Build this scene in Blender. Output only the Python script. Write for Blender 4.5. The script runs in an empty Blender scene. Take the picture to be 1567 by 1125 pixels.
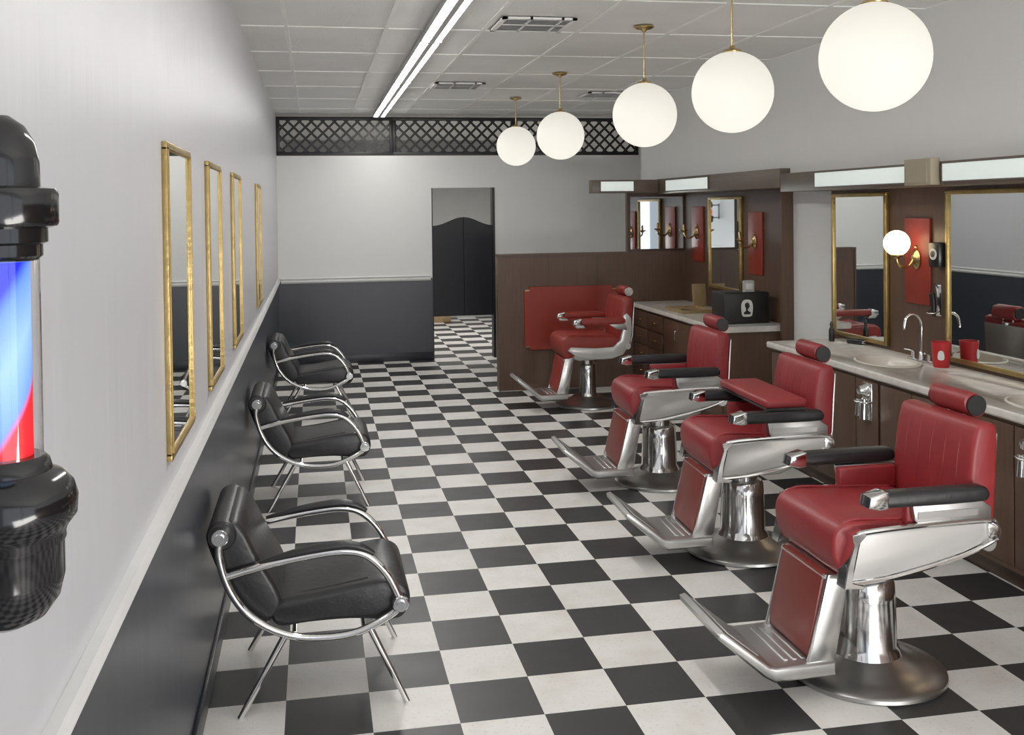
import bpy,bmesh,math,random
from mathutils import Vector,Matrix
random.seed(3)
C=bpy.context.scene.collection
pi=math.pi

# ---------------- materials ----------------
def M(name,col,rough=.5,metal=0,var=.08,vs=6,bump=0,bs=40,em=None,es=0,coat=0,stretch=(1,1,1),trans=0,spec=.5,rvar=0):
    m=bpy.data.materials.new(name);m.use_nodes=True
    nt=m.node_tree;N=nt.nodes;L=nt.links;b=N['Principled BSDF']
    tc=N.new('ShaderNodeTexCoord');mp=N.new('ShaderNodeMapping');mp.inputs['Scale'].default_value=stretch
    L.new(tc.outputs['Object'],mp.inputs['Vector'])
    n=N.new('ShaderNodeTexNoise');n.inputs['Scale'].default_value=vs;n.inputs['Detail'].default_value=4
    L.new(mp.outputs[0],n.inputs['Vector'])
    mx=N.new('ShaderNodeMix');mx.data_type='RGBA'
    mx.inputs[6].default_value=tuple(max(0,c*(1-var)) for c in col)+(1,)
    mx.inputs[7].default_value=tuple(min(1,c*(1+var)) for c in col)+(1,)
    L.new(n.outputs['Fac'],mx.inputs[0]);L.new(mx.outputs[2],b.inputs['Base Color'])
    b.inputs['Roughness'].default_value=rough;b.inputs['Metallic'].default_value=metal
    b.inputs['Specular IOR Level'].default_value=spec
    b.inputs['Coat Weight'].default_value=coat
    b.inputs['Transmission Weight'].default_value=trans
    if rvar:
        mr=N.new('ShaderNodeMapRange');mr.inputs['To Min'].default_value=max(0,rough-rvar);mr.inputs['To Max'].default_value=rough+rvar
        L.new(n.outputs['Fac'],mr.inputs['Value']);L.new(mr.outputs[0],b.inputs['Roughness'])
    if bump:
        n2=N.new('ShaderNodeTexNoise');n2.inputs['Scale'].default_value=bs;n2.inputs['Detail'].default_value=3
        L.new(mp.outputs[0],n2.inputs['Vector'])
        bp=N.new('ShaderNodeBump');bp.inputs['Strength'].default_value=bump;bp.inputs['Distance'].default_value=.01
        L.new(n2.outputs['Fac'],bp.inputs['Height']);L.new(bp.outputs[0],b.inputs['Normal'])
    if em:
        b.inputs['Emission Color'].default_value=em+(1,);b.inputs['Emission Strength'].default_value=es
    return m

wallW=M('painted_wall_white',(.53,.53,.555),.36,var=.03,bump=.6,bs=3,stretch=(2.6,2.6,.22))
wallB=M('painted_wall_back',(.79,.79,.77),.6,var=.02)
wain=M('painted_wainscot_charcoal',(.034,.038,.048),.32,var=.06,bump=.15,bs=3,stretch=(3,3,.5))
trimW=M('trim_white',(.70,.70,.69),.4)
baseD=M('baseboard_dark',(.02,.022,.028),.35)
ceilM=M('ceiling_tile',(.86,.86,.83),.85,var=.10,vs=1.6,bump=.3,bs=90)
gridM=M('ceiling_grid_metal',(.90,.90,.86),.6)
woodM=M('walnut_laminate',(.098,.054,.033),.42,var=.40,vs=5,stretch=(9,9,.6),rvar=.06)
woodD=M('walnut_dark',(.055,.031,.020),.45,var=.3,vs=5,stretch=(9,9,.6))  # darker walnut for seams, toe kicks and the partition mirror frame
valM=M('valance_grey_brown_laminate',(.130,.098,.074),.4,var=.25,vs=5,stretch=(6,.6,9))
redL=M('red_leather',(.265,.020,.023),.43,var=.20,vs=9,bump=.22,bs=16,rvar=.07)
redP=M('red_laminate_board',(.27,.028,.015),.4,var=.08)
redLeg=M('brownish_red_leg_panel',(.19,.028,.020),.4,var=.12)
redV=M('red_orange_vinyl',(.27,.026,.018),.42,var=.1,bump=.1)
blackL=M('black_leather',(.014,.014,.015),.38,var=.2,bump=.15,bs=30)
blackP=M('black_plastic',(.012,.012,.013),.28,var=.2)
blackT=M('black_matte_case',(.012,.012,.012),.5,var=.2)
blackG=M('black_gloss_enamel',(.006,.006,.007),.13,var=.2)
blackW=M('black_painted_wood',(.010,.010,.011),.45,var=.2)
navyD=M('navy_black_door_paint',(.003,.004,.008),.5,var=.2)
chrome=M('chrome',(.84,.84,.84),.1,1,var=.03)
steel=M('satin_aluminium',(.56,.56,.55),.34,1,var=.08,vs=5,rvar=.05)
satin=M('satin_chrome',(.70,.70,.69),.25,1,var=.02,vs=3)
baseS=M('spun_steel_base',(.50,.50,.49),.30,1,var=.05,vs=3)
enam=M('pale_enamel_panel',(.60,.59,.57),.20,.3,var=.03,coat=.25)
gold=M('antique_gold_frame',(.44,.32,.13),.40,1,var=.32,vs=14,bump=.3,bs=40)
brass=M('aged_brass',(.55,.40,.18),.25,1,var=.08)
mirr=M('mirror_glass',(.80,.83,.82),.015,1,var=.01)
marb=M('speckled_marble_counter',(.66,.63,.58),.22,var=.25,vs=14)
porc=M('porcelain_beige',(.72,.68,.60),.15,var=.03)
diffu=M('light_diffuser',(.6,.65,.62),.5,em=(.90,1,.95),es=.55)
tubeM=M('fluorescent_lens_lit',(.9,.9,.9),.4,var=.01,em=(1,.985,.955),es=46)
houseM=M('fixture_white_enamel',(.5,.5,.5),.4)
cupM=M('red_plastic_cup',(.50,.02,.025),.35)
whiteP=M('white_plastic',(.75,.75,.72),.4)
greyP=M('light_grey_plastic',(.42,.43,.40),.4)
beigeP=M('beige_painted_box',(.38,.33,.23),.5)
tanW=M('tan_wood',(.35,.24,.12),.45,var=.3,stretch=(6,6,1))
farW=M('back_room_wall_grey',(.42,.43,.42),.7)
glassC=M('clear_cylinder_glass',(1,1,1),.02,trans=1,var=0)
ventM=M('vent_grey',(.50,.50,.48),.5)
ventK=M('vent_dark',(.06,.06,.06),.8)
globeS=M('opal_glass_warm',(.6,.55,.45),.3,var=.01,em=(1,.76,.45),es=6)
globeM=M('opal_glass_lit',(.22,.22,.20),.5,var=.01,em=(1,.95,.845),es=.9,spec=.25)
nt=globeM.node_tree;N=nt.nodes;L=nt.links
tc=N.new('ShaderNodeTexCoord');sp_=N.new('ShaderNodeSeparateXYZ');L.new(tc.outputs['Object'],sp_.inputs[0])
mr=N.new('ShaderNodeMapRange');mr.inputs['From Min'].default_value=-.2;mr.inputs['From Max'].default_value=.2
mr.inputs['To Min'].default_value=1.16;mr.inputs['To Max'].default_value=.82  # globe shading put into the emission: brighter below, dimmer on top
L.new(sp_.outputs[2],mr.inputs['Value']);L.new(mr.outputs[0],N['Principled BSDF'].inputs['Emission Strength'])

# checker floor
T=.305
floorM=bpy.data.materials.new('checkerboard_vinyl_tile');floorM.use_nodes=True
nt=floorM.node_tree;N=nt.nodes;L=nt.links;b=N['Principled BSDF']
tc=N.new('ShaderNodeTexCoord');mp=N.new('ShaderNodeMapping')
mp.inputs['Scale'].default_value=(1/T,1/T,1);mp.inputs['Location'].default_value=(.42,-12.7+40,.5)
L.new(tc.outputs['Object'],mp.inputs['Vector'])
ck=N.new('ShaderNodeTexChecker');ck.inputs['Scale'].default_value=1
L.new(mp.outputs[0],ck.inputs['Vector'])
fl=N.new('ShaderNodeVectorMath');fl.operation='FLOOR';L.new(mp.outputs[0],fl.inputs[0])
wn=N.new('ShaderNodeTexWhiteNoise');L.new(fl.outputs[0],wn.inputs['Vector'])
nz=N.new('ShaderNodeTexNoise');nz.inputs['Scale'].default_value=60;nz.inputs['Detail'].default_value=8;nz.inputs['Roughness'].default_value=.8
L.new(tc.outputs['Object'],nz.inputs['Vector'])
nb=N.new('ShaderNodeTexNoise');nb.inputs['Scale'].default_value=5;nb.inputs['Detail'].default_value=5
L.new(tc.outputs['Object'],nb.inputs['Vector'])
def mixc(a,bb,fac):
    x=N.new('ShaderNodeMix');x.data_type='RGBA';x.inputs[6].default_value=a+(1,);x.inputs[7].default_value=bb+(1,);L.new(fac,x.inputs[0]);return x.outputs[2]
wcol=mixc((.74,.72,.685),(.82,.80,.77),wn.outputs['Value'])
kcol=mixc((.022,.022,.023),(.038,.038,.039),wn.outputs['Value'])
def mul(a,bb):
    x=N.new('ShaderNodeMix');x.data_type='RGBA';x.blend_type='MULTIPLY';x.inputs[0].default_value=1;L.new(a,x.inputs[6]);L.new(bb,x.inputs[7]);return x.outputs[2]
def ramp(src,p0,c0,p1):
    r_=N.new('ShaderNodeValToRGB');r_.color_ramp.elements[0].position=p0;r_.color_ramp.elements[0].color=c0+(1,);r_.color_ramp.elements[1].position=p1;r_.color_ramp.elements[1].color=(1,1,1,1);L.new(src,r_.inputs[0]);return r_.outputs[0]
# pale flecks in the dark tiles
fk=N.new('ShaderNodeMapRange');fk.inputs['From Min'].default_value=.60;fk.inputs['From Max'].default_value=.68;fk.inputs['To Max'].default_value=.45
L.new(nz.outputs['Fac'],fk.inputs['Value'])
kf=N.new('ShaderNodeMix');kf.data_type='RGBA';L.new(fk.outputs[0],kf.inputs[0]);L.new(kcol,kf.inputs[6]);kf.inputs[7].default_value=(.16,.16,.155,1)
L.new(kf.outputs[2],ck.inputs['Color1'])
w1_=mul(wcol,ramp(nz.outputs['Fac'],.30,(.55,.54,.51),.44))
w2_=mul(w1_,ramp(nb.outputs['Fac'],.30,(.89,.87,.84),.55))
L.new(w2_,ck.inputs['Color2']);L.new(ck.outputs['Color'],b.inputs['Base Color'])
mr=N.new('ShaderNodeMapRange');mr.inputs['To Min'].default_value=.30;mr.inputs['To Max'].default_value=.48
L.new(nb.outputs['Fac'],mr.inputs['Value']);L.new(mr.outputs[0],b.inputs['Roughness'])
b.inputs['Specular IOR Level'].default_value=.4

# barber stripe
strM=bpy.data.materials.new('barber_stripes_lit');strM.use_nodes=True
nt=strM.node_tree;N=nt.nodes;L=nt.links;b=N['Principled BSDF']
tc=N.new('ShaderNodeTexCoord');sx=N.new('ShaderNodeSeparateXYZ');L.new(tc.outputs['Object'],sx.inputs[0])
def mth(op,a,bv=None):
    n=N.new('ShaderNodeMath');n.operation=op
    for i,v in enumerate((a,bv)):
        if v is None: continue
        if isinstance(v,(int,float)): n.inputs[i].default_value=v
        else: L.new(v,n.inputs[i])
    return n.outputs[0]
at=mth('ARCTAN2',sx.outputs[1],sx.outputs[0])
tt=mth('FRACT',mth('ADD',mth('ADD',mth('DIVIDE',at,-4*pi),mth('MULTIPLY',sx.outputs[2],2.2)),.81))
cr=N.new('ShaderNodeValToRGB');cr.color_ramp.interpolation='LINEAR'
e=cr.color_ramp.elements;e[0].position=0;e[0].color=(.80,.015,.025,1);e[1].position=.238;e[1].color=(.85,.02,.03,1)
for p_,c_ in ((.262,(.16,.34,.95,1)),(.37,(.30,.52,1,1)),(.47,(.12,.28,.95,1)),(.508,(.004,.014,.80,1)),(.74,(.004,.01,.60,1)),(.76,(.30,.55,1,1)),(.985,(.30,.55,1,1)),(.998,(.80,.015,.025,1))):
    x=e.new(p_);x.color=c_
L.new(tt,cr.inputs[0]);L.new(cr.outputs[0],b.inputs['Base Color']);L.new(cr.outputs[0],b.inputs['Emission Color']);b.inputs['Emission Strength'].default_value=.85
b.inputs['Roughness'].default_value=.8;b.inputs['Specular IOR Level'].default_value=.1

# ---------------- mesh builder ----------------
class B:
    def __init__(s):s.bm=bmesh.new()
    def add(s,t,mi=0,mat=None):
        bmesh.ops.recalc_face_normals(t,faces=t.faces)
        for f in t.faces:f.material_index=mi
        if mat is not None:bmesh.ops.transform(t,matrix=mat,verts=t.verts)
        me=bpy.data.meshes.new('tmp');t.to_mesh(me);t.free();s.bm.from_mesh(me);bpy.data.meshes.remove(me);return s
    def box(s,x0,x1,y0,y1,z0,z1,mi=0,bev=0,seg=2,mat=None):
        t=bmesh.new();bmesh.ops.create_cube(t,size=1)
        for v in t.verts:v.co=Vector(((x0+x1)/2+v.co.x*(x1-x0),(y0+y1)/2+v.co.y*(y1-y0),(z0+z1)/2+v.co.z*(z1-z0)))
        if bev:bmesh.ops.bevel(t,geom=t.edges[:],offset=bev,segments=seg,profile=.5,affect='EDGES')
        return s.add(t,mi,mat)
    def lathe(s,prof,c=(0,0,0),n=40,mi=0,mat=None):
        t=bmesh.new();rings=[]
        for r,z in prof:
            if r<1e-6:rings.append([t.verts.new((0,0,z))])
            else:rings.append([t.verts.new((r*math.cos(2*pi*i/n),r*math.sin(2*pi*i/n),z)) for i in range(n)])
        for a,bb in zip(rings,rings[1:]):
            if len(a)==1 and len(bb)==1:continue
            for i in range(n):
                j=(i+1)%n
                if len(a)==1:t.faces.new((a[0],bb[i],bb[j]))
                elif len(bb)==1:t.faces.new((a[i],a[j],bb[0]))
                else:t.faces.new((a[i],a[j],bb[j],bb[i]))
        m=Matrix.Translation(c)
        if mat is not None:m=m@mat
        return s.add(t,mi,m)
    def cyl(s,p0,p1,r0,r1=None,n=24,mi=0):
        p0=Vector(p0);p1=Vector(p1);r1=r0 if r1 is None else r1
        d=p1-p0;q=d.to_track_quat('Z','Y').to_matrix().to_4x4();h=d.length;e=min(r0,r1,h/2)*.12
        return s.lathe([(0,0),(r0-e,0),(r0,e),(r1,h-e),(r1-e,h),(0,h)],p0,n,mi,q)
    def ball(s,c,r,sc=(1,1,1),mi=0,u=32,v=18):
        prof=[(r*math.sin(pi*i/v),-r*math.cos(pi*i/v)) for i in range(v+1)];prof[0]=(0,-r);prof[-1]=(0,r)
        return s.lathe(prof,c,u,mi,Matrix.Diagonal((*sc,1)))
    def tube(s,pts,r,n=10,mi=0,sub=6,closed=False):
        P=[Vector(p) for p in pts]
        if sub>1:P=catm(P,sub,closed)
        t=bmesh.new();rings=[];prev=None
        for i,p in enumerate(P):
            if closed:d=P[(i+1)%len(P)]-P[i-1]
            else:d=P[min(i+1,len(P)-1)]-P[max(i-1,0)]
            d.normalize()
            if prev is None:
                a=Vector((0,0,1)) if abs(d.z)<.9 else Vector((1,0,0))
                u=d.cross(a).normalized()
            else:
                u=(prev-d*prev.dot(d)).normalized()
            prev=u;w=d.cross(u)
            if isinstance(r,list):
                f=i/(len(P)-1)*(len(r)-1);k0=min(int(f),len(r)-2);rr=r[k0]+(r[k0+1]-r[k0])*(f-k0)
            else:rr=r
            rings.append([t.verts.new(p+rr*(math.cos(2*pi*k/n)*u+math.sin(2*pi*k/n)*w)) for k in range(n)])
        prs=list(zip(rings,rings[1:]))
        if closed:prs.append((rings[-1],rings[0]))
        for a,bb in prs:
            for k in range(n):
                j=(k+1)%n;t.faces.new((a[k],a[j],bb[j],bb[k]))
        if not closed:
            t.faces.new(rings[0]);t.faces.new(rings[-1])
        return s.add(t,mi)
    def prism(s,poly,a0,a1,axis='Y',mi=0,bev=0,seg=3,sm=0,mat=None):
        if sm:poly=[(p.x,p.y) for p in catm([Vector((x,y,0)) for x,y in poly],sm,True)]
        def mk(p,a):
            return {'Y':(p[0],a,p[1]),'Z':(p[0],p[1],a),'X':(a,p[0],p[1])}[axis]
        t=bmesh.new();A=[t.verts.new(mk(p,a0)) for p in poly];D=[t.verts.new(mk(p,a1)) for p in poly]
        f0=t.faces.new(A);f1=t.faces.new(D);n=len(poly)
        for i in range(n):
            j=(i+1)%n;t.faces.new((A[i],A[j],D[j],D[i]))
        if bev:
            bmesh.ops.recalc_face_normals(t,faces=t.faces)
            bmesh.ops.bevel(t,geom=list(set(f0.edges[:]+f1.edges[:])),offset=bev,segments=seg,profile=.5,affect='EDGES')
        return s.add(t,mi,mat)
    def fin(s,name,mats,parent=None,smooth=40):
        me=bpy.data.meshes.new(name);s.bm.to_mesh(me);s.bm.free()
        if not isinstance(mats,(list,tuple)):mats=[mats]
        for m in mats:me.materials.append(m)
        me.shade_smooth()
        me.set_sharp_from_angle(angle=math.radians(smooth))
        o=bpy.data.objects.new(name,me);C.objects.link(o)
        if parent:o.parent=parent
        return o
def catm(P,n,closed=False):
    out=[];L_=len(P)
    rng=range(L_) if closed else range(L_-1)
    for i in rng:
        if closed:p0,p1,p2,p3=P[i-1],P[i],P[(i+1)%L_],P[(i+2)%L_]
        else:p0,p1,p2,p3=P[max(i-1,0)],P[i],P[i+1],P[min(i+2,L_-1)]
        for k in range(n):
            t=k/n;t2=t*t;t3=t2*t
            out.append(.5*((2*p1)+(p2-p0)*t+(2*p0-5*p1+4*p2-p3)*t2+(3*p1-p0-3*p2+p3)*t3))
    if not closed:out.append(P[-1].copy())
    return out
def root(name,label,cat,loc=(0,0,0),rz=0,group=None):
    o=bpy.data.objects.new(name,None);o.empty_display_size=.1;C.objects.link(o)
    o.location=loc;o.rotation_euler=(0,0,rz);tag(o,label,cat,group);return o
def tag(o,label,cat,group=None):
    o['label']=label;o['category']=cat
    if group:o['group']=group
    return o
def struct(o,label='',cat=''):
    o['kind']='structure'
    if label:o['label']=label
    if cat:o['category']=cat
    return o
def dup(o,loc,rz=None,label=None):
    def rec(a,par):
        kids=list(a.children)
        n=a.copy();C.objects.link(n)
        if par is not None:n.parent=par
        for k in kids:rec(k,n)
        return n
    n=rec(o,None);n.location=loc
    if rz is not None:n.rotation_euler=(0,0,rz)
    if label:n['label']=label
    return n

# ---------------- room ----------------
XL=-.42;XR=3.75;XR2=4.0;YB=12.3;YF=-1.2;YE=17.0;ZC=2.95;ZR=.99
b=B();b.box(XL-.1,XR2+.1,YF-.1,YE+.1,-.1,0);struct(b.fin('floor',floorM),'black and white checkerboard vinyl tile floor','floor')
b=B();b.box(XL-.1,XR2+.1,YF-.1,YE+.1,ZC,ZC+.1);struct(b.fin('ceiling',ceilM),'white suspended tile ceiling','ceiling')
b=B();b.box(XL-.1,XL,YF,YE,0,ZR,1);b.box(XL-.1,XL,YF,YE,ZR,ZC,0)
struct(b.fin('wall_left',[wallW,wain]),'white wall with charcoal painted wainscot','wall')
b=B();b.box(XR,XR+.35,YF,10.1,0,ZC);b.box(XR2,XR2+.1,10.1,YE,0,ZC)
b.box(3.5,XR,YF,7.14,2.052,ZC);b.box(3.5,XR,7.14,10.1,2.094,ZC);b.box(3.5,XR2,10.1,10.7,2.094,ZC)
struct(b.fin('wall_right',wallB),'white wall with boxed soffit above the mirror stations','wall')
D0,D1,DH=1.39,2.16,2.07;ZL=2.46
b=B()
b.box(XL,D0,YB,YB+.12,0,ZR,1);b.box(XL,D0,YB,YB+.12,ZR,ZL,0);b.box(D0,D1,YB,YB+.12,DH,ZL,0)
b.box(D1,XR2,YB,YB+.12,0,ZL,0)
struct(b.fin('wall_back',[wallB,wain]),'white partition wall with charcoal wainscot and doorway','wall')
b=B();b.box(XL,XR2,YE-.05,YE,0,ZC);struct(b.fin('wall_rear_room',farW),'grey wall of the rear room','wall')
b=B();b.box(XL,XR,YF-.1,YF,0,.4);b.box(XL,XR,YF-.1,YF,2.75,ZC);b.box(XL,XL+.1,YF-.1,YF,.4,2.75);b.box(XR-.15,XR,YF-.1,YF,.4,2.75);b.box(1.6,1.68,YF-.1,YF,.4,2.75)
struct(b.fin('wall_front',wallB),'storefront wall with large window openings','wall')
def rail(b,x0,x1,y0,y1,ax):
    if ax=='Y':b.prism([(x0,ZR-.03),(x0+.012,ZR-.03),(x0+.022,ZR-.012),(x0+.016,ZR+.012),(x0+.026,ZR+.022),(x0+.022,ZR+.034),(x0,ZR+.036)],y0,y1,'Y')
    else:b.prism([(y0,ZR-.03),(y0-.012,ZR-.03),(y0-.022,ZR-.012),(y0-.016,ZR+.012),(y0-.026,ZR+.022),(y0-.022,ZR+.034),(y0,ZR+.036)],x0,x1,'X')
b=B();rail(b,XL,0,YF,YB,'Y');struct(b.fin('trim_1',trimW),'white moulded chair rail','trim')
b=B();rail(b,XL+.03,D0-.02,YB,0,'X');struct(b.fin('trim_2',trimW),'white moulded chair rail','trim')
b=B();b.box(XL,XL+.015,YF,YB,0,.1,bev=.004);struct(b.fin('baseboard_left',baseD),'dark baseboard','baseboard')
b=B();b.box(XL+.02,D0,YB-.015,YB,0,.1,bev=.004);struct(b.fin('baseboard_back',baseD),'dark baseboard','baseboard')
b=B();b.box(D1-.03,D1+.0,YB-.01,YB+.13,0,DH);b.box(D0,D0+.012,YB-.005,YB+.125,0,DH)
struct(b.fin('trim_3',blackW),'black door jamb','trim')
b=B();x=-.15
while x<XR2:
    b.box(x-.012,x+.012,YF,YE,ZC-.007,ZC+.001);x+=.61
y=6.45-7*1.03
while y<YE:
    b.box(XL,XR2,y-.012,y+.012,ZC-.006,ZC+.001);y+=1.03
struct(b.fin('trim_4',gridM),'white metal ceiling grid bars','trim')

def lattice(x0,x1):
    r=root('lattice_panel','black painted wooden diamond lattice panel above the partition','lattice',((x0+x1)/2,YB+.04,ZL),group='lattice panels over the partition wall')
    w=(x1-x0)/2;h=.46
    b=B();b.box(-w,w,-.025,.025,0,.045,bev=.004);b.box(-w,w,-.025,.025,h-.04,h,bev=.004)
    b.box(-w,-w+.04,-.025,.025,.045,h-.04,bev=.004);b.box(w-.04,w,-.025,.025,.045,h-.04,bev=.004);b.fin('frame',blackW,r)
    b=B();sp=.135
    for sgn,yo in ((1,-.009),(-1,.003)):
        k=-int(2*w/sp)-8
        while k*sp<2*w+1:
            xs=-w+k*sp;k+=1
            z0,z1=.03,h-.03
            xa,xb=xs+sgn*z0,xs+sgn*z1
            lo,hi=-w+.03,w-.03
            t0,t1=0.,1.
            dx=xb-xa
            for bound,s_ in ((lo,1),(hi,-1)):
                fa=(xa-bound)*s_;fb=(xb-bound)*s_
                if fa<0 and fb<0:t0=2;break
                if fa<0:t0=max(t0,fa/(fa-fb))
                elif fb<0:t1=min(t1,fa/(fa-fb))
            if t0>=t1:continue
            A=Vector((xa+dx*t0,0,z0+(z1-z0)*t0));E=Vector((xa+dx*t1,0,z0+(z1-z0)*t1))
            if (E-A).length<.03:continue
            L_=(E-A).length;ang=math.atan2(E.z-A.z,E.x-A.x)
            m=Matrix.Translation((A+E)/2)@Matrix.Rotation(-ang,4,'Y')
            b.box(-L_/2,L_/2,yo-.004,yo+.004,-.0135,.0135,mat=m)
    b.fin('lattice_slats',blackW,r)
lattice(XL,.94);lattice(.94,2.42);lattice(2.42,XR2)

def saloon(x0,x1,flip,nm):
    w=x1-x0;P=[]
    for i in range(17):
        u=i/16;z=1.665+.05*math.cos(pi*u)*(1 if not flip else -1)
        P.append((x0+w*u,z))
    P=[(x0,.52)]+P+[(x1,.52)]
    b=B();b.prism(P,YB+.0,YB+.03,'Y',bev=.003,seg=1)
    b.box(x0+.03,x0+.036,YB-.002,YB+.0,.54,1.58)
    struct(b.fin(nm,navyD),'black saloon style swing door leaf with curved top','door')
mid=(D0+D1)/2
saloon(D0+.013,mid-.001,True,'door_1');saloon(mid+.001,D1-.031,False,'door_2')

YP=10.0
b=B();b.box(1.8,XR,YP,YP+.1,0,1.34);b.box(1.78,1.8,YP-.01,YP+.11,0,1.35);b.box(1.78,3.12,YP-.012,YP+.112,1.34,1.36)
b.box(3.12,XR,YP,YP+.06,1.34,2.0)
for xx in (2.3,2.8,3.3):b.box(xx-.002,xx+.002,YP-.002,YP,0,1.34,1)
struct(b.fin('wall_partition',[woodM,woodD]),'dark wood laminate half height partition','wall')
b=B();b.box(XR-.02,XR,7.64,YP,0,2.09);b.box(XR-.1,XR,7.60,7.64,0,2.09)
b.box(XR-.02,XR,YF,6.95,0,2.04)
struct(b.fin('wall_panelling',woodM),'dark wood laminate panelling behind the mirrors','wall')

def wmirror(loc,rz,w,h,fw,dep,label,fm=gold,group=None,name='wall_mirror'):
    r=root(name,label,'mirror',loc,rz,group)
    b=B()
    def bar(x0,x1,z0,z1):
        b.box(x0,x1,-dep,0,z0,z1,bev=dep*.15,seg=2)
    bar(-w/2,w/2,0,fw);bar(-w/2,w/2,h-fw,h);bar(-w/2,-w/2+fw,fw*.6,h-fw*.6);bar(w/2-fw,w/2,fw*.6,h-fw*.6)
    d2=dep+.003
    b.box(-w/2+fw*.65,w/2-fw*.65,-d2,-dep+.004,fw*.65,fw*.85);b.box(-w/2+fw*.65,w/2-fw*.65,-d2,-dep+.004,h-fw*.85,h-fw*.65)
    b.box(-w/2+fw*.65,-w/2+fw*.85,-d2,-dep+.004,fw*.7,h-fw*.7);b.box(w/2-fw*.85,w/2-fw*.65,-d2,-dep+.004,fw*.7,h-fw*.7)
    b.fin('frame',fm,r)
    b=B();b.box(-w/2+fw*.8,w/2-fw*.8,-dep*.6,-.002,fw*.8,h-fw*.8);b.fin('mirror_glass',mirr,r)
    return r
for i,(y0,y1) in enumerate([(3.03,3.6),(4.19,4.76),(5.45,6.02),(7.68,8.25)]):
    wmirror((XL,(y0+y1)/2,1.11),pi/2,y1-y0,.91,.024,.016,'tall slim gold framed mirror hung above the chair rail',group='gold framed mirrors on the wall')
wmirror((XR-.02,6.54,.875),-pi/2,.73,1.02,.028,.03,'gold framed station mirror standing behind the sink counter',group='station mirrors')
wmirror((XR-.02,5.14,.875),-pi/2,.78,1.02,.028,.03,'gold framed station mirror standing behind the sink counter',group='station mirrors')
wmirror((XR-.02,8.91,1.04),-pi/2,.76,.86,.028,.03,'gold framed station mirror above the corner counter',group='station mirrors')
wmirror((3.43,YP,1.365),0,.6,.57,.02,.015,'plain mirror panel above the wood partition',fm=woodD)

def pendant(y,zc):
    r=root('pendant_light','large white opal glass globe pendant on a brass rod','light',(2.04,y,zc),group='globe pendant lights')
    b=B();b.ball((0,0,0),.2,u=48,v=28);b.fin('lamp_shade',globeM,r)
    b=B();b.lathe([(0,.19),(.045,.19),(.048,.2),(.04,.208),(.016,.214),(.010,.23),(0,.23)]);b.fin('fitter',brass,r)
    b=B();b.cyl((0,0,.21),(0,0,ZC-.02-zc),.0045,n=12);b.fin('rod',brass,r)
    h=ZC-zc-.008;b=B();b.lathe([(0,h),(.062,h),(.063,h-.008),(.05,h-.016),(.018,h-.024),(.01,h-.035),(0,h-.035)]);b.fin('canopy',brass,r)
for y,z in [(3.47,2.36),(4.78,2.378),(6.15,2.39),(8.38,2.42),(10.3,2.45)]:pendant(y,z)

def fluor(y0,y1,x=.76):
    r=root('ceiling_light_fixture','slim white twin lamp fluorescent strip light on the ceiling','light',(x,(y0+y1)/2,ZC-.008),group='fluorescent strip lights')
    h=(y1-y0)/2-.004
    b=B();b.box(-.062,.062,-h,h,-.030,0);b.box(-.066,-.061,-h,h,-.042,0);b.box(.061,.066,-h,h,-.042,0)
    b.box(-.018,.018,-h,h,-.054,-.03);b.box(-.064,.064,-h,-h+.02,-.056,-.03);b.box(-.064,.064,h-.02,h,-.056,-.03);b.fin('housing',houseM,r)
    for sx in (-.040,.040):
        b=B();b.box(sx-.020,sx+.020,-h+.021,h-.021,-.049,-.031,bev=.006);b.fin('lamp_lens',tubeM,r)
for a,c in ((2.2,4.4),(4.4,6.6),(6.6,8.8),(8.8,11.0)):fluor(a,c)
fluor(11.0,12.0)

def vent(x,y,s,label):
    r=root('air_vent',label,'vent',(x,y,ZC-.008),group='ceiling air vents')
    b=B();w=s/2
    b.box(-w,w,-w,-w+.03,-.012,0);b.box(-w,w,w-.03,w,-.012,0);b.box(-w,-w+.03,-w,w,-.012,0);b.box(w-.03,w,-w,w,-.012,0)
    b.box(-w+.03,w-.03,-.008,.008,-.012,0);b.box(-.06,-.045,-w,w,-.012,0);b.box(.13,.145,-w,w,-.012,0);b.fin('frame',gridM,r)
    b=B();b.box(-w+.02,w-.02,-w+.02,w-.02,-.002,0,1)
    n=9
    for i in range(n):
        yy=-w+.05+(s-.1)*i/(n-1)
        b.box(-w+.03,w-.03,-.012,.012,-.001,.001,0,mat=Matrix.Translation((0,yy,-.008))@Matrix.Rotation(.5,4,'X'))
    b.fin('louvers',[ventM,ventK],r)
vent(1.33,6.15,.45,'square white louvered ceiling air vent');vent(1.3,9.3,.45,'square white louvered ceiling air vent');vent(2.85,9.9,.4,'square white louvered ceiling air vent')

# ---------------- valance ----------------
def light_panel(loc,rz,w,z0,z1):
    r=root('valance_light','flat white diffuser panel light in the wooden valance','light',loc,rz,group='valance lights')
    b=B();b.box(-w/2,w/2,-.012,0,z0,z1,bev=.003);b.fin('diffuser',diffu,r)
    b=B()
    for a,c,d,e in ((-w/2-.008,w/2+.008,z0-.008,z0),(-w/2-.008,w/2+.008,z1,z1+.006),(-w/2-.008,-w/2,z0,z1),(w/2,w/2+.008,z0,z1)):b.box(a,c,-.014,0,d,e)
    b.fin('frame',valM,r)
b=B();b.box(3.42,XR-.02,2.2,7.14,1.915,2.05,bev=.003)
tag(b.fin('light_valance',valM),'grey brown wood light valance over the sink stations','valance')
b=B();b.box(3.42,XR-.02,7.15,9.99,1.945,2.092,bev=.003)
tag(b.fin('light_valance',valM),'grey brown wood light valance over the corner station','valance')
b=B();b.box(2.72,3.415,9.88,9.99,1.955,2.087,bev=.003)
tag(b.fin('light_valance',valM),'short wood light valance above the partition mirror','valance')
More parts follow.
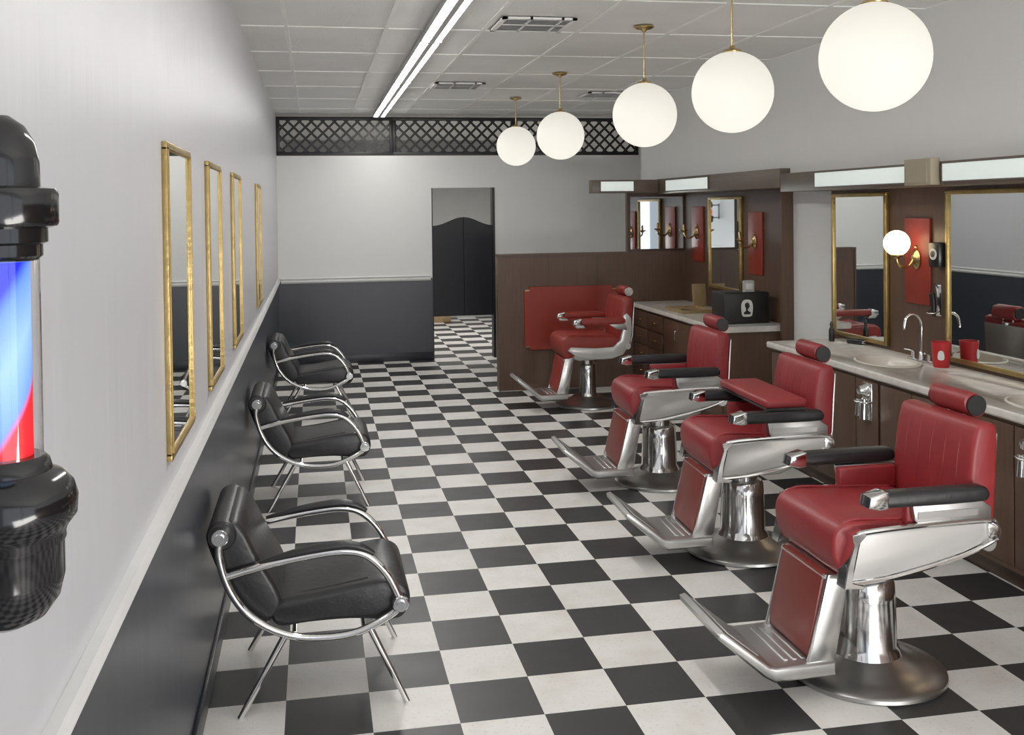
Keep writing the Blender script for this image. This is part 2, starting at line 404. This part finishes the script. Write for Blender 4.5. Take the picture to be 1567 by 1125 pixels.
light_panel((3.42,6.02,0),-pi/2,1.13,1.94,2.035);light_panel((3.42,4.55,0),-pi/2,1.13,1.94,2.035);light_panel((3.42,3.1,0),-pi/2,1.13,1.94,2.035)
light_panel((3.42,9.1,0),-pi/2,1.1,1.97,2.07);light_panel((2.98,9.88,0),0,.34,1.975,2.07)
b=B();b.box(3.36,3.4195,5.15,5.41,1.92,2.07,bev=.004);b.box(3.355,3.36,5.18,5.38,1.935,2.05);tag(b.fin('junction_box',beigeP),'beige painted box fixed to the light valance','box')

# ---------------- counters ----------------
CT=.85;CX=3.15
def counter(y0,y1,holes,label):
    b=B();b.prism([(CX+.004,CT-.045),(CX-.006,CT-.035),(CX-.008,CT-.012),(CX,CT),(XR-.022,CT),(XR-.022,CT-.045)],y0,y1,'Y')
    o=b.fin('countertop',marb)
    for (hx,hy,rx,ry) in holes:
        b=B();b.lathe([(0,-.1),(1,-.1),(1,.1),(0,.1)],n=48,mat=Matrix.Diagonal((rx,ry,1,1)))
        c=b.fin('cutter',marb);c.location=(hx,hy,CT)
        bpy.context.view_layer.update()
        md=o.modifiers.new('b','BOOLEAN');md.operation='DIFFERENCE';md.solver='EXACT';md.object=c
        dg=bpy.context.evaluated_depsgraph_get();dg.update()
        me=bpy.data.meshes.new_from_object(o.evaluated_get(dg));o.modifiers.clear();o.data=me
        bpy.data.objects.remove(c)
    tag(o,label,'countertop');return o
sinks=[(3.42,5.70,.165,.225),(3.42,4.28,.165,.225)]
counter(2.5,6.8,sinks,'speckled cream marble countertop with inset sinks')
counter(7.66,YP-.002,[],'speckled cream marble corner countertop')
for sxx,syy,rx,ry in sinks:
    r=root('sink','oval beige porcelain sink basin set in the countertop','sink',(sxx,syy,CT),group='oval sinks')
    b=B();b.lathe([(1.08,.001),(1.07,.008),(1.0,.010),(.95,.002),(.9,-.03),(.75,-.08),(.45,-.11),(.1,-.115),(0,-.115)],n=56,mat=Matrix.Diagonal((rx,ry,1,1)));b.fin('basin',porc,r)
    b=B();b.lathe([(0,-.112),(.02,-.112),(.024,-.114)],n=20);b.fin('drain',chrome,r)
    r=root('faucet','tall chrome gooseneck faucet with two lever handles','faucet',(3.64,syy-.02,CT),group='gooseneck faucets')
    b=B();b.box(-.03,.03,-.11,.11,0,.015,bev=.006);b.cyl((0,0,.01),(0,0,.06),.018,.013);b.fin('base',chrome,r)
    b=B();b.tube([(0,0,.05),(0,0,.15),(0,0,.23),(-.02,0,.275),(-.06,0,.29),(-.10,0,.27),(-.115,0,.22),(-.115,0,.2)],.009,n=12,sub=6);b.fin('spout',chrome,r)
    for sy in (-.085,.085):
        b=B();b.cyl((0,sy,.01),(0,sy,.05),.014);b.tube([(0,sy,.05),(-.02,sy*1.15,.06),(-.05,sy*1.3,.065)],.006,sub=3);b.fin('handle',chrome,r)

def handle(parent,x,y,z):
    b=B();b.tube([(x,y,z-.04),(x-.02,y,z-.035),(x-.025,y,z),(x-.02,y,z+.035),(x,y,z+.04)],.005,n=8,sub=4);b.fin('handle',chrome,parent)
def cabinet(y0,y1,disp,label):
    x0=CX+.04;r=root('sink_cabinet',label,'cabinet',(x0,y0,0),group='wooden base cabinets')
    w=y1-y0-.004;d=XR-.024-x0
    b=B();b.box(0,d,0,.018,.09,.803);b.box(0,d,w-.018,w,.09,.803);b.box(d-.01,d,.018,w-.018,.09,.803);b.box(0,d-.01,.018,w-.018,.09,.11)
    b.box(0,.018,.018,w-.018,.11,.803);b.box(.05,.07,0,w,0,.09,1);b.fin('body',[woodM,woodD],r)
    segs=[(.76,1.085,1.06),(1.095,1.40,1.13)] if disp else [(.03,.5,.46),(.51,.98,.55),(.99,1.4,1.03)]
    for a,c,hy in segs:
        b=B();b.box(-.018,-.001,a,c,.12,.78,bev=.004);dr=b.fin('door',woodM,r);
        handle(dr,-.018,hy,.66)
    if disp:
        b=B();b.box(-.012,-.001,.27,.75,.12,.78,bev=.003);b.box(-.012,-.001,.02,.26,.12,.78,bev=.003);b.fin('front_panel',woodM,r)
        rr=B();rr.box(-.018,-.012,.075,.185,.55,.77,bev=.003)
        rr.lathe([(0,0),(.042,0),(.044,.008),(.034,.02),(.024,.05),(0,.055)],n=24,mat=Matrix.Translation((-.018,.13,.725))@Matrix.Rotation(-pi/2,4,'Y'))
        rr.cyl((-.055,.10,.56),(-.05,.10,.68),.024,.018);rr.cyl((-.055,.16,.57),(-.05,.16,.67),.020,.015)
        rr.tube([(-.02,.07,.66),(-.06,.07,.66),(-.085,.13,.66),(-.06,.19,.66),(-.02,.19,.66)],.006,sub=4)
        rr.fin('tool_holder',chrome,r)
for y0 in (2.54,3.96,5.38):cabinet(y0,y0+1.418,True,'dark wood sink cabinet with chrome tool holder below the countertop')
cabinet(7.68,9.1,False,'dark wood corner base cabinet with doors')
x0=CX+.04;r=root('drawer_cabinet','dark wood corner cabinet with stacked drawers','cabinet',(x0,9.104,0),group='wooden base cabinets')
b=B();b.box(0,XR-.024-x0,0,.89,.09,.803);b.box(.05,.07,0,.89,0,.09,1);b.fin('body',[woodM,woodD],r)
for i in range(4):
    for j in range(2):
        b=B();z=.12+i*.168;b.box(-.018,-.001,.02+.43*j,.43+.43*j,z,z+.16,bev=.004);dr=b.fin('drawer',woodM,r)
        b=B();b.tube([(-.018,.19+.43*j,z+.08),(-.035,.2+.43*j,z+.08),(-.035,.27+.43*j,z+.08),(-.018,.28+.43*j,z+.08)],.005,sub=3);b.fin('handle',brass,dr)

def sconce(y,z0,h,w,lit,label):
    r=root('wall_sconce',label,'light',(XR-.02,y,z0),-pi/2)
    b=B();b.box(-w/2,w/2,-.018,0,0,h,bev=.004);b.fin('backboard',redP,r)
    zc=h*.52
    b=B();b.lathe([(0,0),(.045,0),(.05,.008),(.035,.02),(.015,.03),(0,.03)],n=28,mat=Matrix.Translation((0,-.018,zc))@Matrix.Rotation(pi/2,4,'X')@Matrix.Diagonal((1,1.25,1,1)))
    b.ball((0,-.02,zc+.075),.014);b.fin('backplate',brass,r)
    b=B();b.tube([(0,-.04,zc),(0,-.07,zc-.04),(0,-.12,zc-.045),(0,-.15,zc-.02),(0,-.155,zc+.01)],.009,n=10)
    b.lathe([(0,0),(.012,0),(.02,.01),(.04,.018),(.042,.028),(0,.028)],(0,-.155,zc+.005),n=24);b.fin('arm',brass,r)
    if lit:
        b=B();b.ball((0,-.155,zc+.105),.08,u=36,v=20);b.fin('lamp_shade',globeS,r)
    else:
        b=B();b.lathe([(.0,0),(.012,0),(.012,.05),(.005,.06),(0,.06)],(0,-.155,zc+.033),n=16);b.fin('candle_socket',brass,r)
sconce(5.84,1.185,.54,.27,True,'brass wall sconce with lit glass globe on red backboard')
sconce(4.42,1.185,.54,.27,True,'brass wall sconce with lit glass globe on red backboard')
sconce(9.60,1.27,.54,.30,False,'brass wall sconce without shade on red backboard')
sconce(8.25,1.22,.54,.28,False,'brass wall sconce without shade on red backboard')
r=root('wall_clock','small black boxy device with round dial on the wood panelling','clock',(XR-.02,5.60,1.43),-pi/2)
b=B();b.box(-.055,.055,-.06,0,0,.15,bev=.01);b.fin('case',blackP,r)
b=B();b.lathe([(0,0),(.035,0),(.035,.004),(0,.004)],n=28,mat=Matrix.Translation((0,-.06,.08))@Matrix.Rotation(pi/2,4,'X'));b.fin('dial',whiteP,r)
b=B();b.lathe([(0,0),(.02,0),(.02,.006),(0,.006)],n=24,mat=Matrix.Translation((0,-.06,.08))@Matrix.Rotation(pi/2,4,'X'));b.fin('knob',blackP,r)
r=root('hair_dryer_holder','chrome wall bracket holding a black grooming tool','tool holder',(XR-.02,5.63,1.13),-pi/2)
b=B();b.box(-.03,.03,-.008,0,0,.19,bev=.003);b.tube([(-.03,-.02,.03),(-.03,-.07,.02),(.03,-.07,.02),(.03,-.02,.03)],.004,sub=3);b.fin('bracket',chrome,r)
b=B();b.tube([(0,-.04,.0),(0,-.04,.08),(0,-.05,.14)],[.012,.018,.022],sub=4);b.tube([(0,-.05,.14),(.01,-.04,.2),(.02,-.02,.17)],.004,sub=3);b.fin('tool',blackP,r)

r=root('cup','tall red plastic cup standing on the marble counter','cup',(3.62,5.45,CT))
b=B();b.lathe([(0,0),(.042,0),(.046,.01),(.054,.14),(.056,.15),(.052,.15),(.044,.012),(0,.012)],n=32);b.fin('body',cupM,r)
b=B();b.prism([(-.014,.05),(.014,.05),(.018,.075),(.010,.1),(-.010,.1),(-.018,.075)],-.0535,-.0500,'Y',sm=3,mat=Matrix.Rotation(-.6,4,'Z'));b.fin('printed_mark',whiteP,r)
r=root('spray_bottle','slim black bottle standing at the end of the counter','bottle',(3.58,6.68,CT))
b=B();b.lathe([(0,0),(.018,0),(.020,.01),(.020,.08),(.01,.1),(.01,.11)],n=24);b.fin('body',blackP,r)
b=B();b.lathe([(0,.11),(.012,.11),(.012,.125),(.006,.14),(0,.14)],n=16);b.fin('cap',blackP,r)
r=root('clipper','small black hair clipper lying on the counter','clipper',(3.66,6.5,CT),.4)
b=B();b.box(-.025,.025,-.07,.06,0,.04,bev=.014,seg=3);b.fin('body',blackP,r);b=B();b.box(-.022,.022,-.085,-.07,.01,.03,bev=.003);b.fin('blade',chrome,r)
r=root('comb','white barber comb lying beside the red cup','comb',(3.60,5.2,CT),.9)
b=B();b.box(-.012,.0,-.09,.09,0,.004)
for i in range(28):b.box(0,.018,-.088+i*.0064,-.085+i*.0064,0,.003)
b.fin('body',whiteP,r)
r=root('storage_box','black boxy case with white badge emblem on the counter','box',(3.46,7.85,CT))
b=B();b.box(-.195,.195,0,.28,0,.255,bev=.010,seg=3);b.fin('body',blackT,r)
b=B();b.prism([(-.032,.060),(.032,.060),(.046,.085),(.050,.128),(.046,.168),(.024,.195),(-.024,.195),(-.046,.168),(-.050,.128),(-.046,.085)],-.004,.001,'Y',sm=3)
b.fin('emblem',whiteP,r)
b=B()
b.prism([(-.012,.128),(-.020,.145),(-.018,.165),(0,.176),(.017,.166),(.020,.150),(.024,.142),(.016,.136),(.014,.126),(.004,.120),(.006,.108),(.030,.092),(.026,.078),(-.026,.078),(-.030,.092),(-.010,.108)],-.006,-.004,'Y')
b.fin('emblem_details',blackT,r)
r=root('card_holder','small light grey plastic holder on top of the black case','holder',(3.5,7.91,CT+.256))
b=B();b.prism([(-.045,0),(.045,0),(.045,.09),(.03,.095),(-.03,.095),(-.045,.09)],-.02,.02,'Y',bev=.004);b.fin('body',greyP,r)
b=B();b.box(-.03,.03,-.022,-.02,.02,.07,bev=.001);b.fin('card_front',whiteP,r)
r=root('display_board','small tan board leaning on the corner counter','board',(3.62,9.3,CT),.15)
b=B();b.box(-.07,.07,-.01,.01,0,.22,bev=.003,mat=Matrix.Rotation(-.12,4,'X'));b.fin('board',tanW,r)
b=B();b.box(-.01,.01,.0,.06,0,.1,bev=.002);b.fin('easel_stand',tanW,r)
r=root('tool_tray','shallow tan tray holding barber combs and scissors','tray',(3.38,8.95,CT))
b=B();b.box(-.15,.15,-.22,.22,0,.012,bev=.003);b.box(-.15,-.14,-.22,.22,.012,.03);b.box(.14,.15,-.22,.22,.012,.03);b.box(-.14,.14,-.22,-.21,.012,.03);b.box(-.14,.14,.21,.22,.012,.03);b.fin('body',tanW,r)
r=root('comb','black barber comb lying in the tray','comb',(3.36,8.9,CT+.013),.5)
b=B();b.box(-.01,.0,-.09,.09,0,.004)
for i in range(28):b.box(0,.018,-.088+i*.0064,-.085+i*.0064,0,.003)
b.fin('body',blackP,r)

r=root('wall_panel_board','red rectangular board with brass corner plates on the partition','panel',(2.52,YP,.40))
b=B();w=.48;h=.63;n_=.05
b.prism([(-w+n_,0),(w-n_,0),(w-n_,n_*.6),(w,n_*.6),(w,h-n_*.6),(w-n_,h-n_*.6),(w-n_,h),(-w+n_,h),(-w+n_,h-n_*.6),(-w,h-n_*.6),(-w,n_*.6),(-w+n_,n_*.6)],-.03,0,'Y',bev=.004,seg=1);b.fin('board',redP,r)
for sx in (-1,1):
    for z in (.035,h-.035):
        b=B();b.prism([(sx*(w-.052),z-.006),(sx*(w-.052),z+.006),(sx*(w-.006),z+.006),(sx*(w-.006),z-.006)],-.034,-.002,'Y');b.fin('corner_plate',brass,r)

# ---------------- barber chair ----------------
def barber(loc,rz,style,label,group):
    r=root('barber_chair',label,'chair',loc,rz,group)
    lea=redL if style==0 else redV
    b=B();b.lathe([(0,0),(.292,0),(.300,.008),(.298,.02),(.285,.03),(.235,.04),(.17,.06),(.135,.085),(.115,.09),(0,.09)],n=64);b.fin('base',baseS,r)
    k=1.08 if style==0 else .72
    b=B();b.lathe([(.125*k,.08),(.118*k,.10),(.108*k,.12),(.104*k,.30),(.100*k,.36),(.092*k,.375),(.07*k,.38),(.07*k,.47),(0,.47)],n=48);b.fin('pedestal',chrome,r)
    b=B();b.tube([(.06,.07,.40),(.12,.16,.38),(.2,.24,.40),(.27,.30,.44)],.010,n=10);b.ball((.27,.30,.44),.018);b.fin('pump_lever',chrome,r)
    b=B();b.prism([(-.2,.46),(-.12,.43),(.14,.43),(.24,.47),(.24,.52),(-.2,.52)],-.16,.16,'Y',bev=.01);b.fin('seat_bracket',steel,r)
    P=[(-.235,.462),(-.278,.495),(-.298,.56),(-.290,.63),(-.240,.664),(-.12,.664),(.05,.655),(.2,.648),(.25,.62),(.25,.54),(.1,.52),(-.12,.50)]
    b=B();b.prism(P,-.24,.24,'Y',bev=.016,seg=3,sm=4);
    for s in (-1,1):b.tube([(x,s*.224,z) for x,z in [(-.24,.47),(-.290,.56),(-.24,.663),(-.05,.663),(.2,.650)]],.0055,n=8,sub=5)
    b.fin('seat',lea,r)
    for s in (-1,1):
        if style==0:
            P=[(-.258,.462),(-.245,.53),(-.225,.615),(-.215,.635),(0,.646),(.27,.650),(.33,.635),(.342,.60),(.31,.575),(.2,.535),(.05,.50),(-.12,.47)]
            b=B();b.prism(P,s*.245,s*.285,'Y',bev=.014,seg=4);b.fin('side_panel',enam,r)
            b=B();y=s*.286
            b.tube([(-.262,y,.455),(-.245,y,.53),(-.222,y,.622),(-.20,y,.64),(0,y,.650),(.27,y,.655),(.33,y,.638)],.010,n=8,sub=4)
            b.tube([(-.262,y,.458),(-.12,y,.466),(.05,y,.495),(.2,y,.53),(.31,y,.57),(.342,y,.60)],.008,n=8,sub=4)
            ya,yb=sorted((s*.235,s*.296))
            b.prism([(-.285,.445),(-.27,.52),(-.245,.60),(-.25,.635),(-.20,.645),(-.195,.63),(-.225,.60),(-.245,.52),(-.25,.465),(-.20,.45),(-.21,.438)],ya,yb,'Y',bev=.003,seg=1)
            b.prism([(.29,.575),(.335,.575),(.352,.60),(.338,.632),(.29,.645)],min(s*.240,s*.297),max(s*.240,s*.297),'Y',bev=.006,seg=2)
            b.fin('side_trim',chrome,r)
            ya,yb=sorted((s*.225,s*.262))
            b=B();b.box(-.02,.24,ya,yb,.64,.735,bev=.010,seg=3);b.fin('inner_side_pad',lea,r)
        else:
            P=[(-.25,.54),(-.22,.57),(.0,.555),(.17,.56),(.235,.62),(.26,.72),(.265,.84),(.30,.86),(.335,.82),(.345,.70),(.32,.58),(.26,.49),(.15,.455),(-.05,.46),(-.18,.49)]
            b=B();b.prism(P,s*.25,s*.285,'Y',bev=.008,seg=3);b.fin('side_panel',enam,r)
        ya,yb=sorted((s*.275,s*.340))
        az=.765 if style==0 else .80
        b=B();b.prism([(-.17,az-.02),(-.15,az+.020),(-.05,az+.027),(.2,az+.027),(.26,az+.020),(.265,az-.02),(.2,az-.030),(-.1,az-.030)],ya,yb,'Y',bev=.014,seg=3,sm=3);b.fin('armrest',blackL if style==0 else lea,r)
        b=B();b.prism([(-.215,az-.022),(-.208,az+.016),(-.15,az+.031),(-.135,az+.028),(-.135,az-.03),(-.17,az-.034)],ya-.003,yb+.003,'Y',bev=.008)
        b.fin('armrest_tip',chrome,r)
        b=B();ya2,yb2=sorted((s*.264,s*.288))
        if style==0:
            b.prism([(-.01,az-.03),(.26,az-.03),(.31,.70),(.31,.64),(.03,.64),(.0,.67)],ya2,yb2,'Y',bev=.004,seg=2)
            b.box(.01,.25,min(s*.288,s*.292),max(s*.288,s*.292),.675,.70)
        else:
            b.prism([(.12,az-.03),(.28,az-.03),(.30,az-.09),(.2,az-.08)],ya2,yb2,'Y',bev=.004,seg=2)
            b.prism([(-.20,az-.03),(-.12,az-.03),(-.10,az-.055),(-.18,az-.055)],ya,yb,'Y',bev=.004)
        b.fin('arm_bracket',steel,r)
    P=[(.240,.60),(.239,.72),(.250,.86),(.270,.965),(.292,.998),(.343,.998),(.364,.965),(.360,.80),(.350,.65),(.333,.565),(.262,.56)]
    b=B();b.prism(P,-.255,.255,'Y',bev=.020,seg=3,sm=3)
    for yy in (-.17,-.085,0,.085,.17):
        b.tube([(.247,yy,.62),(.241,yy,.72),(.252,yy,.86),(.273,yy,.965)],.0045,n=6,sub=4)
    b.fin('backrest',lea,r)
    b=B();b.prism([(.34,.57),(.365,.65),(.372,.8),(.384,.95),(.394,.95),(.385,.8),(.378,.65),(.352,.56)],-.21,.21,'Y',bev=.004)
    for s in (-1,1):b.cyl((.30,s*.24,.565),(.30,s*.29,.565),.03)
    b.fin('back_shell',steel,r)
    b=B();
    for s in (-.05,.05):b.tube([(.345,s,.94),(.36,s,.98),(.375,s,1.03)],.008,n=8,sub=3)
    b.box(.35,.39,-.03,.03,.91,.97,bev=.005);b.fin('headrest_bracket',chrome,r)
    hx,hz=.364,1.04
    P=[(hx+.046*math.cos(a)-.3*.042*math.sin(a),hz+.050*math.sin(a)) for a in [2*pi*i/20 for i in range(20)]]
    b=B();b.prism(P,-.118,.118,'Y',bev=.008,seg=2);b.fin('headrest',lea,r)
    for s in (-1,1):
        b=B();b.cyl((hx,s*.117,hz),(hx,s*.130,hz),.040,n=28)
        b.fin('headrest_end_cap',blackP if style==0 else chrome,r)
    if style==0:
        for ch in r.children:
            if ch.name.split('.')[0] in ('seat','side_panel','side_trim','inner_side_pad','armrest','armrest_tip','arm_bracket','backrest','back_shell','headrest','headrest_bracket','headrest_end_cap'):
                ch.location.x=.035
    P=[(-.205,.46),(-.265,.46),(-.325,.19),(-.32,.15),(-.285,.15),(-.24,.30)]
    b=B();b.prism(P,-.165,.165,'Y',bev=.008,seg=2);b.fin('leg_rest',redLeg if style==0 else lea,r)
    b=B()
    for s in (-1,1):
        ya,yb=sorted((s*.166,s*.19))
        b.prism([(-.17,.47),(-.255,.46),(-.318,.20),(-.335,.14),(-.28,.10),(-.225,.16),(-.20,.30)],ya,yb,'Y',bev=.004,seg=2)
    b.prism([(-.19,.455),(-.205,.455),(-.24,.30),(-.285,.15),(-.265,.15),(-.22,.30)],-.166,.166,'Y')
    b.prism([(-.27,.452),(-.205,.468),(-.205,.452),(-.265,.438)],-.17,.17,'Y',bev=.002,seg=1)
    b.fin('leg_rest_frame',satin,r)
    # broad flat cast tread with solid upturned toe plate
    b=B()
    b.prism([(-.23,.146),(-.465,.140),(-.490,.148),(-.668,.290),(-.690,.284),(-.686,.262),(-.508,.108),(-.47,.086),(-.23,.092)],-.200,.200,'Y',bev=.010,seg=3)
    for i in range(4):
        x=-.30-.035*i;b.box(x-.008,x+.008,-.15,.15,.140,.1475,bev=.002,seg=1)
    b.box(-.076,.076,-.15,.15,0,.004,bev=.001,seg=1,mat=Matrix.Translation((-.575,0,.2165))@Matrix.Rotation(.673,4,'Y'))
    b.fin('footrest',steel,r)
    return r
g='hydraulic barber chairs'
c1=barber((2.085,3.64,0),0,0,'red leather hydraulic barber chair with chrome base and footrest',g)
c2=dup(c1,(2.20,5.07,0),-.04,'red leather hydraulic barber chair with booster board across its arms')
c3=dup(c1,(2.22,6.46,0),-.03,'red leather hydraulic barber chair beside the corner counter')
barber((2.45,9.12,0),.0,1,'orange red barber chair with curved grey frame near the partition',g)
r=root('booster_board','red padded booster board resting across barber chair arms','booster seat',(2.22,5.07,.794),-.04)
b=B();b.box(-.02,.2,-.33,.33,.012,.055,bev=.016,seg=3);b.fin('cushion',redL,r)
b=B();b.box(-.01,.19,-.32,.32,0,.012);b.fin('board',blackP,r)

# ---------------- waiting chairs ----------------
def waiting(loc,label):
    r=root('waiting_chair',label,'chair',loc,0,'black waiting chairs along the wall')
    b=B();P=[(-.16,.395),(.0,.415),(.17,.44),(.25,.445),(.305,.42),(.325,.37),(.31,.315),(.26,.29),(.1,.305),(-.05,.305),(-.15,.30),(-.185,.34)]
    b.prism(P,-.248,.248,'Y',bev=.02,seg=3,sm=4)
    b.tube([(-.12,-.2,.40),(.02,-.2,.418),(.17,-.2,.441)],.004,n=6,sub=3);b.tube([(-.12,.2,.40),(.02,.2,.418),(.17,.2,.441)],.004,n=6,sub=3)
    b.fin('seat',blackL,r)
    b=B();P=[(-.38,.68),(-.405,.64),(-.395,.59),(-.35,.48),(-.27,.35),(-.21,.315),(-.15,.36),(-.155,.43),(-.225,.56),(-.275,.665),(-.315,.70)]
    b.prism(P,-.248,.248,'Y',bev=.02,seg=3,sm=4);b.cyl((-.352,-.262,.652),(-.352,.262,.652),.053,n=28);b.fin('backrest',blackL,r)
    for s in (-1,1):
        y=s*.275
        b=B();b.tube([(-.355,y,.65),(-.36,y,.58),(-.325,y,.46),(-.25,y,.355),(-.13,y,.283),(.0,y,.260),(.13,y,.270),(.25,y,.323),(.295,y,.365)],.0145,n=12,sub=6)
        b.cyl((-.355,s*.262,.655),(-.355,s*.298,.655),.030);b.cyl((-.355,s*.298,.655),(-.355,s*.308,.655),.016)
        b.cyl((.285,s*.245,.365),(.285,s*.298,.365),.030);b.cyl((.285,s*.298,.365),(.285,s*.308,.365),.016)
        b.fin('side_frame',chrome,r)
        b=B();b.tube([(-.335,y,.51),(-.2,y,.54),(-.03,y,.565),(.09,y,.57),(.17,y,.545),(.24,y,.47),(.285,y,.375)],.0145,n=12,sub=6);b.fin('arm_rail',chrome,r)
        b=B();b.tube([(-.22,y,.551),(-.1,y,.575),(.0,y,.588),(.08,y,.593),(.14,y,.581),(.19,y,.554)],[.008,.016,.018,.018,.017,.009],n=12,sub=5);b.fin('armrest',blackL,r)
        for xa,za,xb in ((-.13,.285,-.295),(.17,.285,.305)):
            b=B();b.cyl((xa,y,za),(xb,s*.29,.0),.0135,.011,n=14);b.fin('leg',chrome,r)
    b=B();b.cyl((-.10,-.27,.28),(-.10,.27,.28),.009);b.cyl((.15,-.27,.275),(.15,.27,.275),.009);b.box(-.1,.15,-.02,.02,.27,.30);b.fin('crossbar',chrome,r)
    return r
w1=waiting((.008,4.06,0),'black leather waiting chair with curved chrome tube frame')
dup(w1,(.0,6.62,0),0);dup(w1,(.0,9.35,0),0)

# ---------------- barber pole ----------------
PX,PY=-.25,.89
z=1.484
r=root('barber_pole','black wall mounted barber pole with lit red white and blue stripes','barber pole',(PX,PY,z))
def Z(l):return [(a,c-z) for a,c in l]
b=B();b.lathe(Z([(0,1.9),(.010,1.899),(.021,1.891),(.029,1.877),(.0315,1.862),(.032,1.842),(.044,1.840),(.0455,1.836),(.0455,1.813),(.044,1.810),(.037,1.808),(.037,1.797),(.033,1.795),(.033,1.786),(.0285,1.782),(0,1.782)]),n=64);b.fin('top_cap',blackG,r)
b=B();b.lathe(Z([(0,1.624),(.031,1.624),(.035,1.620),(.037,1.612),(.045,1.608),(.053,1.599),(.056,1.588),(.055,1.574),(.049,1.566),(.046,1.560),(.0465,1.555),(.045,1.552),(.045,1.525),(.041,1.508),(.031,1.494),(.015,1.486),(0,1.484)]),n=64);b.fin('bottom_cap',blackG,r)
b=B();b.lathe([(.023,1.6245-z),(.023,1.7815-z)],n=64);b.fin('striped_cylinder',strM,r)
b=B();b.lathe([(.0305,1.622-z),(.0305,1.783-z),(.0298,1.783-z),(.0298,1.622-z),(.0305,1.622-z)],n=64);b.fin('glass_tube',glassC,r)
b=B();b.box(XL-PX,-.03,-.015,.015,1.815-z,1.835-z,bev=.003);b.box(XL-PX,-.04,-.015,.015,1.57-z,1.59-z,bev=.003);b.box(XL-PX,XL-PX+.008,-.03,.03,1.55-z,1.85-z,bev=.003);b.fin('wall_bracket',blackG,r)

r=root('storage_crate','small tan crate on the rear room floor','crate',(1.98,16.4,0))
b=B();b.box(-.15,.15,-.1,.1,0,.14,bev=.01);b.box(-.16,.16,-.11,.11,.12,.14,bev=.004);b.fin('body',tanW,r)

# ---------------- light ----------------
w=bpy.data.worlds.new('daylight_world');bpy.context.scene.world=w;w.use_nodes=True
bg=w.node_tree.nodes['Background'];bg.inputs[0].default_value=(.80,.87,1,1);bg.inputs[1].default_value=.8
def area(name,loc,rot,sx,sy,p,col):
    l=bpy.data.lights.new(name,'AREA');l.shape='RECTANGLE';l.size=sx;l.size_y=sy;l.energy=p;l.color=col
    o=bpy.data.objects.new(name,l);C.objects.link(o);o.location=loc;o.rotation_euler=rot;return o
area('window_daylight',(1.9,YF-.02,1.6),(pi/2,0,0),3.2,2.0,30,(.88,.93,1))
area('ceiling_fill_light',(2.3,YF+.1,.5),(pi/2+.5,0,0),2.8,.8,150,(1,.97,.93))  # unseen upward light added behind the camera to brighten the ceiling
area('rear_room_fill_light',(1.6,14.4,2.42),(0,0,0),2.2,2.2,75,(1,.97,.93))  # added light hidden behind the back wall, brightens the rear room and lattice

# ---------------- camera ----------------
cam=bpy.data.cameras.new('camera');co=bpy.data.objects.new('camera',cam);C.objects.link(co)
yaw=math.radians(10.92);p=math.radians(1.0);th=.012
fw=Vector((math.sin(yaw)*math.cos(p),math.cos(yaw)*math.cos(p),-math.sin(p)))
r0=Vector((math.cos(yaw),-math.sin(yaw),0));u0=r0.cross(fw)
rt=r0*math.cos(th)-u0*math.sin(th);up=u0*math.cos(th)+r0*math.sin(th)
mt=Matrix((rt,up,-fw)).transposed().to_4x4();mt.translation=(0,0,1.82)
co.matrix_world=mt
cam.sensor_width=36;cam.lens=36*1570/1567;cam.shift_y=-217/1567;cam.clip_start=.02
bpy.context.scene.camera=co
try:
    vs=bpy.context.scene.view_settings
    vs.view_transform='Standard';vs.gamma=1.08;vs.exposure=-.33
except Exception:pass
